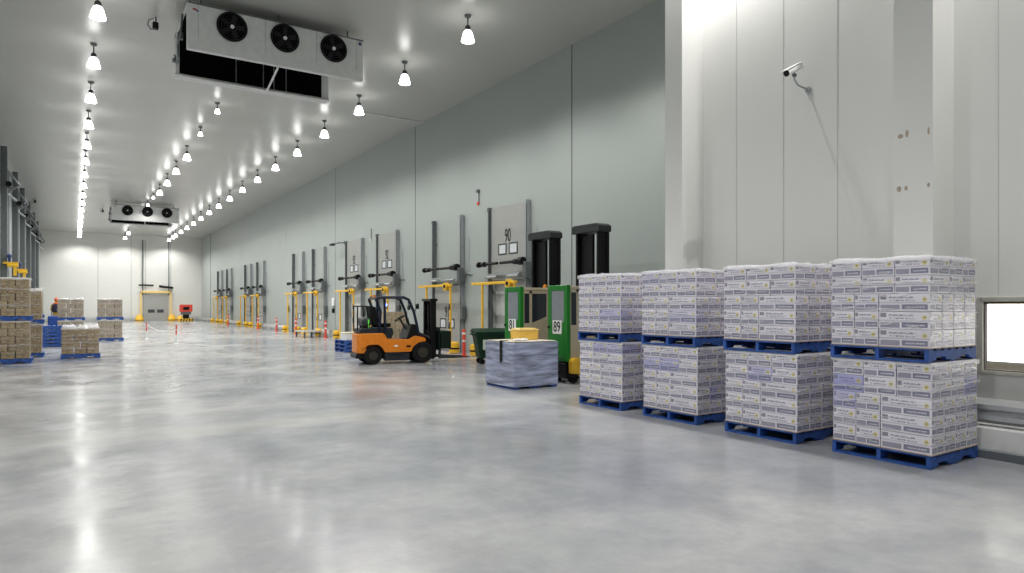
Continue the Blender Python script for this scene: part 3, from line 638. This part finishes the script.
# brown carton loads along the far left
def brown_load(x, y, z, L_, W_, n, h, where, m=BROWN, side=True, skip=()):
    for k in range(n):
        zz = z+k*h; nx = 3 if k % 2 == 0 else 2; sw = L_/nx
        for i in range(nx):
            if (k, i) in skip: continue
            carton('brown_carton', x+sw*i+.003, y, zz, sw-.024, .39, h-.004, m, f'brown carton, {ORD[i+1]} in {ORD[k+1]} layer, {where}', 'carton', 'brown cartons '+where, .007)
        if side:
            carton('brown_carton', x+L_-.41, y+.46, zz, .39, .5, h-.004, m, f'brown carton on aisle side, {ORD[k+1]} layer, {where}', 'carton', 'brown cartons '+where, .007)
def bstack(x, y, where, levels, n=5, h=.21, m=BROWN, amp=.05):
    for lev, z in enumerate(levels):
        nm = ('lower','upper')[lev] if len(levels) > 1 else 'single'
        pallet(x, y, z, f'blue pallet under the {nm} load {where}', 'blue pallets under brown cartons')
        nn = n[lev] if isinstance(n, tuple) else n
        brown_load(x+.01, y, z+.153, 1.08, 1.1, nn, h, f'{nm} load {where}', m)
        film('stretch_film', x+.01, y, z+.153, 1.08, 1.1, nn*h, f'clear film round the {nm} brown load {where}', 'film round brown loads', 0 if lev == 0 and len(levels) > 1 else amp, 3, x+y)
bstack(-2.22, 25.5, 'at the picture edge by the wall', (0, 1.31), (5, 5), .231)
bstack(-2.0, 28.3, 'just behind the wall stack', (0, 1.15), (4, 4), .2485)
bstack(-2.35, 40.2, 'third in line by the wall', (0, 1.17), (4, 5), .2535, BROWN2)
bstack(-.66, 38.8, 'behind the low wide load', (0, 1.05), (4, 4), .2235, BROWN2)
bstack(.98, 38.9, 'beside the chain posts', (0, 1.05), (4, 4), .2235, BROWN2)
# low wide load with an uneven top
x, y = -.36, 26.9
pallet(x, y, 0, 'blue pallet under the low uneven brown load', 'blue pallets under brown cartons')
brown_load(x+.02, y, .153, 1.08, 1.1, 4, .215, 'low uneven load', BROWN, True)
film('stretch_film', x+.02, y, .153, 1.08, 1.1, 4*.215, 'loose clear film over the low uneven brown load', 'film round brown loads', .12, 4, 3)
for k in range(6): pallet(-1.1, 34.7, k*.151, f'empty blue pallet, {ORD[k+1]} from the floor of the empty pile', 'empty blue pallets')
# pallets by the forklift
for k in range(3): pallet(8.55, 24.6, k*.151, f'blue pallet, {ORD[k+1]} from the floor, behind the forklift', 'blue pallets behind the forklift')
t = thing('white_tote', 'shallow white tote on the blue pallets behind the forklift', 'tote', (8.62, 24.7, .4535))
MB().box((0,0,0), (.85,.6,.04), .01).box((0,0,.04), (.85,.03,.26), .01).box((0,.57,.04), (.85,.6,.26), .01).box((0,.03,.04), (.03,.57,.26), .01).box((.82,.03,.04), (.85,.57,.26), .01).build('tub', WHITE, t); MB().box((-.02,-.02,.261), (.87,.62,.30), .01).build('lid', mat('tote_cream', (.75,.68,.5), .5), t)
pallet(10.2, 24.9, 0, 'blue pallet under cartons seen through the forklift cab', 'blue pallets under brown cartons')
brown_load(10.2, 24.9, .153, 1.08, 1.1, 6, .23, 'load seen through the forklift cab', mat_b := carton_mat('tan_carton_board', (.46,.38,.26), (.2,.15,.1), True), False)

# ---------------------------------------------------------------- grey wrapped load
pallet(7.81, 11.85, 0, 'blue pallet under the grey film-wrapped load', 'blue pallets near the green trucks')
t = thing('wrapped_load', 'grey-blue film-wrapped load on a pallet before the green trucks', 'wrapped load', (7.8, 11.85, .152))
bm = bmesh.new(); n = 20; nz_ = 44; H = .84; per = []
for k in range(n): per.append((-.01+1.17*k/n, -.02))
for k in range(n): per.append((1.16, -.02+1.17*k/n))
for k in range(n): per.append((-.01+1.17*(1-k/n), 1.15))
for k in range(n): per.append((-.01, -.02+1.17*(1-k/n)))
rings = []
for j in range(nz_+1):
    z = -.10+(H+.10)*j/nz_; r_ = []
    for k, (a, b) in enumerate(per):
        dx, dy = a-.565, b-.55; s = .007*noise.noise(Vector((a*2, b*2, z*26)))+.004*math.sin(z*42+noise.noise(Vector((a*1.5,b*1.5,0)))*4)
        l = math.hypot(dx, dy); r_.append(bm.verts.new((a+dx/l*s, b+dy/l*s, z)))
    rings.append(r_)
m_ = len(per)
for A, B in zip(rings, rings[1:]):
    for k in range(m_): bm.faces.new((A[k], A[(k+1)%m_], B[(k+1)%m_], B[k]))
bm.faces.new(rings[-1])
me = bpy.data.meshes.new('wrapped_body'); bm.to_mesh(me); bm.free()
for p in me.polygons[:-1]: p.use_smooth = True
GW = mat('film_over_blue_grey_goods', (.25,.28,.40), .25, var=.6, scale=2.2, coat=.8, stretch=(.7,.7,6), bump=.3)
me.materials.append(GW); o = bpy.data.objects.new('wrapped_body', me); C.objects.link(o); o.parent = t
MB().box((.0,.0,.853), (1.12,1.09,.866), .004).build('top_sheet', mat('pale_board', (.62,.56,.47), .7), t)
run('black_strap', MB().box((7.762, 12.28, .56), (7.770, 12.36, 1.03)).box((7.762, 12.28, 1.023), (7.95, 12.36, 1.030)), BLK_P, 'black strap hanging over the edge of the grey wrapped load', 'strap')
t = thing('yellow_crate', 'yellow lidded crate on top of the grey wrapped load', 'crate', (8.28, 12.35, 1.02))
MB().prism([(0.02,0),(.50,0),(.52,.2),(0,.2)], 'y', 0, .38, .01).build('crate_body', mat('crate_yellow', (.75,.47,.08), .45), t)
MB().box((-.01,-.01,.205), (.53,.39,.235), .008).box((.03,.03,.235), (.49,.35,.26), .01).build('lid', mat('crate_lid', (.82,.60,.22), .45), t)
cf = MB()
for k in range(5): cf.ball((7.93+.07*k, 11.99+.02*(k%3), 1.05), .06, 12, (1, .8, .5))
o = cf.build('crumpled_film', mat('film_white', (.85,.85,.84), .3, bump=.5, scale=30), None, True); tag(o, 'crumpled white film scraps lying on the grey wrapped load', 'film')

# ---------------------------------------------------------------- green and beige turret trucks
def turret_truck(x, y, num, label):
    t = thing('turret_truck', label, 'turret truck', (x, y, 0), 0, 'green and beige turret trucks')
    W = .74
    MB().box((.04,.03,.10), (1.5,W+.10,.50), .03, 2).box((.0,.04,.16), (.05,W-.04,.46), .01).build('chassis', BLK_P, t)
    for wx, wy in ((.25,.06), (.25,W-.1), (1.35,.02), (1.35,W)): MB().cyl((wx, wy, .13), (wx, wy+.1, .13), .13, 18).build('wheel', BLACK, t)
    g = MB(); z0, z1 = .50, 2.26
    g.box((0,0,z0), (.05,.13,z1), .012).box((0,W-.13,z0), (.05,W,z1), .012).box((0,.13,z1-.13), (.05,W-.13,z1), .012).box((0,.13,z0), (.05,W-.13,1.42), .012)
    g.box((.0,-.004,z0), (.10,.004,z1))
    d = g.build('door_frame', GREEN, t)
    MB().box((.018,.13,1.42), (.026,W-.13,z1-.13)).build('pane', mat('cab_glass', (.22,.24,.27), .06), d)
    MB().box((-.006,W*.5-.17,1.13), (.0,W*.5+.17,1.44), .002).build('number_plate', WHITE, d)
    text(num, d, faceM((-.008, W*.5, 1.285), (0,-1,0), (0,0,1)), .34, mat('ink_black', (.02,.02,.02), .6), sx=.8)
    MB().cyl((-.03, W-.05, 1.28), (0, W-.05, 1.28), .03, 10).build('handle', BLK_P, d)
    # beige cab: roof, back and slotted side
    c = MB().box((.051,0,z1-.10), (.90,W,z1-.02), .015).box((.051,W-.03,z0), (.90,W,z1-.1)).box((.87,.0,z0), (.90,W,z1-.1), .01)
    c.box((.05,0,z0), (.90,.03,1.28), .0).box((.05,0,1.28), (.12,.03,z1-.1)).box((.28,0,1.28), (.36,.03,z1-.1)).box((.82,0,1.28), (.90,.03,z1-.1)).box((.12,0,z1-.17), (.82,.03,z1-.1)).box((.12,0,1.28), (.28,.03,1.34))
    c.prism([(.36,1.28),(.82,1.28),(.82,1.50),(.36,1.34)], 'y', 0, .03)
    c.build('cab_body', BEIGE, t)
    MB().box((.12,.012,1.34), (.28,.018,z1-.17)).build('side_window', GLASSD, t)
    MB().box((.36,.012,1.34), (.82,.018,z1-.17)).build('side_window', GLASSD, t)
    MB().box((.40,.2,.52), (.80,W-.15,1.1), .05, 2).box((.70,.2,1.1), (.85,W-.15,1.7), .05, 2).build('seat', BLACK, t)
    MB().prism([(.04,.24),(.62,.18),(.70,.30),(.68,.56),(.10,.60),(.03,.5)], 'y', -.14, -.005, .025, 2).build('drive_cover', YEL, t)
    mx = .93
    for yy, wdt in ((.0,.07), (W+.04,.07)):
        MB().box((mx,yy,.12), (mx+.08,yy+wdt,3.55), .006).box((mx+.27,yy,.12), (mx+.35,yy+wdt,3.55), .006).box((mx+.07,yy+wdt*.4,.12), (mx+.28,yy+wdt*.6,3.55)).build('mast_upright', BLK_P, t)
    MB().box((mx+.04,.26,.3), (mx+.12,.42,3.5), .01).cyl((mx+.2,.5,.3), (mx+.2,.5,3.5), .05, 12).box((mx+.1,.44,.3), (mx+.16,.84,3.48), .01).build('lift_cylinder', BLK_P, t)
    MB().prism([(-.05,3.54),(.98,3.54),(.98,3.70),(.90,3.74),(.05,3.74),(-.05,3.68)], 'x', mx-.03, mx+.37, .015).build('mast_cap', mat('cap_grey', (.03,.034,.034), .45, spec=.3), t)
    MB().box((mx-.03,.05,1.95), (mx+.33,.8,2.12), .02).build('crosshead', BLK_P, t)
    MB().lathe([(0,.1),(.05,.08),(.06,0),(0,0)], (.95,.25,z1-.02), 12).build('beacon', mat('amber', (.7,.25,.03), .3), t, True)
    return t
turret_truck(9.40, 12.08, '89', 'green and beige turret truck numbered 89, partly behind the printed cartons')
turret_truck(9.40, 13.98, '81', 'green and beige turret truck numbered 81, behind the grey wrapped load')

# ---------------------------------------------------------------- wheelie bin
t = thing('wheelie_bin', 'dark green four-wheeled bin beside the green truck', 'bin', (10.85, 17.6, 0), math.radians(-20))
b = MB(); 
def frustum(mb, a0, b0, z0, a1, b1, z1):
    tt = bmesh.new(); lo = [tt.verts.new((x, y, z0)) for x, y in ((a0[0],a0[1]),(b0[0],a0[1]),(b0[0],b0[1]),(a0[0],b0[1]))]; hi = [tt.verts.new((x, y, z1)) for x, y in ((a1[0],a1[1]),(b1[0],a1[1]),(b1[0],b1[1]),(a1[0],b1[1]))]
    tt.faces.new(lo[::-1]); tt.faces.new(hi)
    for k in range(4): tt.faces.new((lo[k], lo[(k+1)%4], hi[(k+1)%4], hi[k]))
    bmesh.ops.bevel(tt, geom=list(tt.edges), offset=.03, segments=2, profile=.5, affect='EDGES'); mb._add(tt)
frustum(b, (-.5,-.33), (.5,.33), .18, (-.62,-.42), (.62,.42), .92); b.box((-.66,-.46,.88), (.66,.46,.95), .02)
for k in (-.35,-.12,.12,.35): b.box((k-.02,-.40,.3), (k+.02,-.36,.85), .01)
b.build('bin_body', BIN, t)
ld = MB().prism([(-.47,.955),(.47,.955),(.47,.99),(.3,1.06),(.0,1.09),(-.3,1.06),(-.47,.99)], 'x', -.67, .67, .015); ld.build('lid', BIN, t)
MB().cyl((-.72,-.2,.9), (-.72,.2,.9), .02, 8).box((-.73,-.21,.88), (-.64,-.18,.92)).box((-.73,.18,.88), (-.64,.21,.92)).build('handle', BIN, t)
for x in (-.42,.42):
    for y in (-.27,.27): MB().cyl((x,y-.03,.085), (x,y+.03,.085), .085, 16).box((x-.03,y-.045,.09), (x+.03,y+.045,.19)).build('wheel', BLACK, t)
MB().box((-.42,-.445,.45), (-.12,-.40,.75), .004).build('label_plate', mat('label_pale', (.55,.62,.52), .5), t)

# ---------------------------------------------------------------- counterbalance forklift
FX, FY = 7.63, 19.70
t = thing('forklift', 'orange and black counterbalance forklift parked facing the dock doors', 'forklift', (FX, FY, 0), math.radians(-8))
prof = [(-.38,.50),(-.40,.80),(-.36,.94),(.28,.95),(.34,.92),(.44,.75),(1.12,.74),(1.20,.80),(1.32,.85),(1.60,.79),(1.66,.72),(1.64,.67),(1.42,.64),(1.25,.52),(1.17,.36),(.36,.36),(.28,.50),(.15,.60),(-.15,.60),(-.28,.50)]
fb = MB()
for s in (-1, 1):
    fb.prism(prof, 'y', s*.54, s*.30, .01)
fb.build('body_shell', ORANGE, t)
MB().prism([(-.20,-.50),(-.36,-.48),(-.46,-.36),(-.48,0),(-.46,.36),(-.36,.48),(-.20,.50)], 'z', .34, .925, .03).box((-.30,-.30,.3), (.30,.30,.92), .04, 2).build('counterweight', ORANGE, t)
MB().box((.0,-.30,.18), (1.65,.30,.73), .02).box((-.5,-.42,.18), (-.25,.42,.34), .03).build('chassis', BLK_P, t)
sk = mat('skirt_grey', (.014,.017,.024), .5, spec=.3)
for s in (-1, 1): MB().box((.36, s*.50, .10), (1.14, s*.31, .355), .02).box((.45, s*.545, .30), (.9, s*.50, .35), .01).build('step', sk, t)
MB().prism([(-.40,.945),(-.36,1.08),(.0,1.13),(.62,1.10),(.66,.95),(.60,.78),(.30,.78)], 'y', -.42, .42, .02).build('engine_hood', mat('hood_grey', (.014,.02,.028), .4, spec=.3), t)
MB().box((.15,-.27,1.12), (.62,.27,1.24), .04, 3).build('seat', BLACK, t)
MB().prism([(.04,1.2),(.18,1.2),(.14,1.74),(-.06,1.78)], 'y', -.28, .28, .03).build('backrest', BLACK, t)
MB().prism([(1.05,.74),(1.42,.80),(1.40,1.18),(1.22,1.22)], 'y', -.46, .46, .03).build('dashboard', BLK_P, t)
sw = MB().cyl((1.15,0,1.05), (.97,0,1.36), .03, 10).build('steering_column', BLK_P, t)
M = Matrix.Translation((.96,0,1.38)) @ Matrix.Rotation(math.radians(-32), 4, 'Y')
w_ = MB(); R = .17
for k in range(20):
    a, b_ = 2*PI*k/20, 2*PI*(k+1)/20; w_.cyl(M @ Vector((R*math.cos(a), R*math.sin(a), 0)), M @ Vector((R*math.cos(b_), R*math.sin(b_), 0)), .014, 6)
for k in range(3): a = 2*PI*k/3; w_.cyl(M @ Vector((0,0,0)), M @ Vector((R*math.cos(a), R*math.sin(a), 0)), .01, 6)
w_.build('steering_wheel', BLACK, t)
for k in range(3): MB().cyl((1.2,-.2-.07*k,1.15), (1.14,-.2-.07*k,1.36), .009, 6).ball((1.14,-.2-.07*k,1.37), .02, 8).build('lever', BLK_P, t)
GD = mat('guard_navy', (.006,.010,.026), .4, spec=.3)
for s in (-1, 1):
    gp = MB().tube([(.20,s*.46,1.0), (.24,s*.46,1.60), (.10,s*.46,1.96), (.16,s*.46,2.03), (.95,s*.46,2.04), (1.12,s*.46,1.96), (1.28,s*.47,1.58), (1.38,s*.48,1.15), (1.45,s*.48,.80)], .043, 8)
    gp.tube([(.38,s*.46,.98), (.36,s*.46,2.02)], .042, 8)
    gp.build('guard_pillar', GD, t)
rf = MB().cyl((.12,-.46,2.0), (.12,.46,2.0), .032, 8).cyl((1.02,-.46,2.02), (1.02,.46,2.02), .032, 8)
for k in range(7): y = -.36+.12*k; rf.box((.12,y-.015,2.0), (1.02,y+.015,2.04), .004)
rf.build('guard_roof', GD, t)
hw = lambda x, s, r, w, nm: (MB().cyl((x, s*.34, r), (x, s*(.34+w), r), r, 32).build(nm, BLACK, t), MB().cyl((x, s*(.341+w), r), (x, s*(.35+w), r), r*.52, 20).build('wheel_rim', mat('rim_brown', (.07,.05,.035), .5), t), MB().cyl((x, s*(.351+w), r), (x, s*(.38+w), r), r*.2, 12).build('wheel_hub', STEEL_M, t))
for s in (-1, 1):
    for (x, r, w) in ((0, .27, .19), (1.55, .33, .21)):
        ty = MB().lathe([(r*.5,-w/2),(r*.93,-w/2),(r,-w/2+.03),(r,w/2-.03),(r*.93,w/2),(r*.5,w/2)], n=36, M=Matrix.Rotation(PI/2, 4, 'X'))
        for k in range(24):
            a = 2*PI*k/24; ty.box((-.012,-w/2+.01,r-.002), (.012,w/2-.01,r+.007), 0, 1, Matrix.Rotation(a, 4, 'Y'))
        q = ty.build('tyre', BLACK, t, False, (x, s*.45, r+.004)); q
        MB().cyl((0,-s*.02,0), (0,s*(w/2-.02),0), r*.52, 20).cyl((0,s*(w/2-.02),0), (0,s*(w/2+.01),0), r*.18, 12).build('wheel_rim', mat('rim_brown', (.03,.024,.016), .6), q)
# LPG tank and rear tube frame
MB().cyl((-.16,-.36,1.28), (-.16,.36,1.28), .15, 20).ball((-.16,-.36,1.28), .15, 16, (1,.5,1)).ball((-.16,.36,1.28), .15, 16, (1,.5,1)).box((-.26,-.2,1.08), (-.06,-.12,1.3)).box((-.26,.12,1.08), (-.06,.2,1.3)).build('gas_cylinder', mat('tank_grey', (.02,.024,.028), .4, spec=.3), t, True)
MB().tube([(-.42,-.28,1.0), (-.42,-.28,1.76), (-.14,-.28,1.76), (-.10,-.28,1.3)], .02, 8).build('tank_bracket', BLK_P, t)
MB().tube([(-.42,.28,1.0), (-.42,.28,1.76), (-.14,.28,1.76), (-.10,.28,1.3)], .02, 8).build('tank_bracket', BLK_P, t)
MB().box((-.15,-.49,1.24), (-.11,-.45,1.36), .01).box((-.14,-.48,1.1), (-.125,-.465,1.25)).build('rear_light', mat('light_green', (.1,.6,.05), .3, emit=(.15,1,.1), estr=.12), t)
MB().lathe([(0,.09),(.04,.08),(.05,0),(0,0)], (.06,-.36,2.03), 12).build('beacon', mat('amber', (.7,.25,.03), .3), t, True)
MB().ball((.42,-.36,1.80), .045, 12).build('blue_light', mat('blue_lamp', (.1,.2,.9), .3, emit=(.15,.3,1), estr=6), t, True)
for yy in (-.50, .50): MB().cyl((1.08,yy,1.72), (1.14,yy,1.72), .075, 14).cyl((1.1,yy,1.74), (1.1,yy*.9,1.9), .012, 6).build('work_light', BLK_P, t)
MB().cyl((1.34,-.52,1.76), (1.40,-.56,1.76), .085, 14).cyl((1.28,-.48,1.6), (1.36,-.53,1.72), .012, 6).build('mirror', BLK_P, t)
# mast
for s in (-1, 1):
    MB().box((1.86,s*.36-.035,.10), (1.98,s*.36+.035,1.96), .005).box((1.96,s*.28-.03,.14), (2.06,s*.28+.03,1.93), .005).build('mast_upright', BLK_P, t)
    MB().cyl((1.84,s*.20,.2), (1.84,s*.20,1.85), .04, 12).build('lift_cylinder', mat('cylinder_dark', (.03,.03,.03), .25, .6), t)
    MB().cyl((1.45,s*.3,.95), (1.88,s*.3,.75), .035, 10).build('tilt_cylinder', STEEL_D, t)
MB().box((1.82,-.46,1.92), (2.06,.46,2.0), .01).box((1.86,-.36,.9), (1.95,.36,.98)).box((1.86,-.36,.16), (1.95,.36,.26)).build('mast_crossbar', BLK_P, t)
ms = MB()
for k in range(-3, 4): ms.box((1.97,k*.07-.006,.5), (1.985,k*.07+.006,1.9))
ms.box((1.975,-.24,.5), (1.98,.24,1.9)); ms.build('chain_guard', BLK_P, t)
ca = MB().box((2.08,-.52,.38), (2.14,.52,.48), .005).box((2.08,-.52,.80), (2.14,.52,.90), .005).box((2.07,-.25,.38), (2.11,.25,.9))
for k in range(-4, 5): ca.box((2.10,k*.125-.012,.9), (2.13,k*.125+.012,1.08))
ca.box((2.10,-.52,1.06), (2.13,.52,1.10)).box((2.085,-.50,.48), (2.11,.50,.80)); ca.build('carriage', mat('carriage_green', (.004,.012,.008), .5, spec=.25), t)
MB().box((2.16,-.50,.42), (2.50,.50,.98), .02).build('attachment', mat('attach_dark', (.004,.014,.009), .6, spec=.25), t)
for s in (-1, 1): MB().prism([(2.145,.90),(2.185,.90),(2.20,.20),(3.2,.13),(3.2,.11),(2.15,.10)], 'y', s*.32-.06, s*.32+.06).build('fork', STEEL_D, t)
MB().ball((0,0,0), 1, 10, (.07,.004,.03)).build('badge', WHITE, t, True, (.70,-.542,.55))
MB().box((1.02,-.546,.50), (1.16,-.541,.56)).build('badge', BLK_P, t)

# ---------------------------------------------------------------- person on a ride-on pallet truck
PXX, PYY = -.74, 42.2
rt = thing('ride_on_truck', 'blue ride-on pallet truck carrying the person in orange', 'pallet truck', (PXX, PYY, 0), PI)
TB = mat('truck_blue', (.02,.08,.35), .4)
MB().box((-.34,-.35,.08), (.34,.30,.42), .05, 2).build('platform', TB, rt)
MB().box((-.36,.38,.08), (.36,.75,1.25), .08, 3).build('motor_cover', TB, rt)
for x in (-.22,.22): MB().cyl((x-.04,-.2,.09), (x+.04,-.2,.09), .09, 14).build('wheel', BLACK, rt); MB().box((x-.08,.76,.06), (x+.08,1.9,.12), .01).build('fork', STEEL_D, rt)
MB().tube([(-.2,.45,1.25), (-.2,.35,1.45), (.2,.35,1.45), (.2,.45,1.25)], .02, 8).build('handle', BLK_P, rt)
pr = thing('person', 'person in orange top and dark vest standing on the blue ride-on truck', 'person', (PXX, PYY+.04, .42))
def skin_mesh(name, verts, edges, radii, m, parent, root=0, sub=1):
    me = bpy.data.meshes.new(name); me.from_pydata(verts, edges, []); me.materials.append(m)
    o = bpy.data.objects.new(name, me); C.objects.link(o); o.parent = parent
    o.modifiers.new('skin', 'SKIN'); s_ = o.modifiers.new('sub', 'SUBSURF'); s_.levels = s_.render_levels = sub
    if not me.skin_vertices: me.skin_vertices.new() if hasattr(me.skin_vertices, 'new') else None
    for i, r in enumerate(radii): me.skin_vertices[0].data[i].radius = (r, r) if not isinstance(r, tuple) else r
    me.skin_vertices[0].data[root].use_root = True
    return o
V = [(0,0,.92),(0,.01,1.1),(0,.01,1.3),(0,.01,1.42),(0,.01,1.5),(0,.03,1.58),(0,.03,1.70),
     (-.1,0,.85),(-.11,.02,.48),(-.11,-.02,.10),(-.11,.08,.04),(.1,0,.85),(.11,.02,.48),(.11,-.02,.10),(.11,.08,.04),
     (-.18,.01,1.40),(-.24,.05,1.14),(-.18,.26,1.04),(-.15,.34,1.04),(.18,.01,1.40),(.24,.05,1.14),(.18,.26,1.04),(.15,.34,1.04)]
E = [(0,1),(1,2),(2,3),(3,4),(4,5),(5,6),(0,7),(7,8),(8,9),(9,10),(0,11),(11,12),(12,13),(13,14),(3,15),(15,16),(16,17),(17,18),(3,19),(19,20),(20,21),(21,22)]
Rr = [(.15,.11),(.14,.1),(.16,.11),(.14,.09),.055,.09,.085, .09,.062,.045,.04,.09,.062,.045,.04, .06,.045,.035,.03,.06,.045,.035,.03]
try:
    skin_mesh('body', V, E, Rr, mat('work_trousers', (.55,.36,.05), .8), pr)
except Exception as ex: print('skin', ex)
MB().lathe([(.20,1.02),(.205,1.2),(.20,1.36),(.12,1.46)], n=20, M=Matrix.Diagonal((1,.75,1,1))).build('vest', mat('vest_dark', (.03,.03,.06), .8), pr, True)
MB().ball((0,.02,1.66), .105, 16, (1,1.05,1.1)).build('hood', mat('hi_vis_orange', (.85,.16,.04), .7), pr, True)
MB().ball((0,-.02,1.46), .12, 14, (1.2,.8,.6)).build('collar', mat('hi_vis_orange', (.85,.16,.04), .7), pr, True)

# ---------------------------------------------------------------- camera, world, colour
cam = bpy.data.cameras.new('camera'); co = bpy.data.objects.new('camera', cam); C.objects.link(co)
cam.sensor_width = 36; cam.lens = 670/1024*36; cam.shift_y = 18.5/1024; cam.clip_end = 300
co.location = (0, 0, 1.8); co.rotation_euler = (PI/2, 0, -math.radians(33.2))
sc = bpy.context.scene; sc.camera = co
w = bpy.data.worlds.new('world'); sc.world = w; w.use_nodes = True
w.node_tree.nodes['Background'].inputs[0].default_value = (.5,.52,.55,1); w.node_tree.nodes['Background'].inputs[1].default_value = .1
sc.view_settings.view_transform = 'Standard'; sc.view_settings.look = 'None'; sc.view_settings.gamma = 1; sc.view_settings.exposure = 0.23
sc.view_settings.use_curve_mapping = False
sc.cycles.max_bounces = 8; sc.cycles.diffuse_bounces = 5; sc.cycles.glossy_bounces = 3; sc.cycles.transparent_max_bounces = 10
sc.cycles.sample_clamp_indirect = 4; sc.cycles.caustics_reflective = False; sc.cycles.caustics_refractive = False
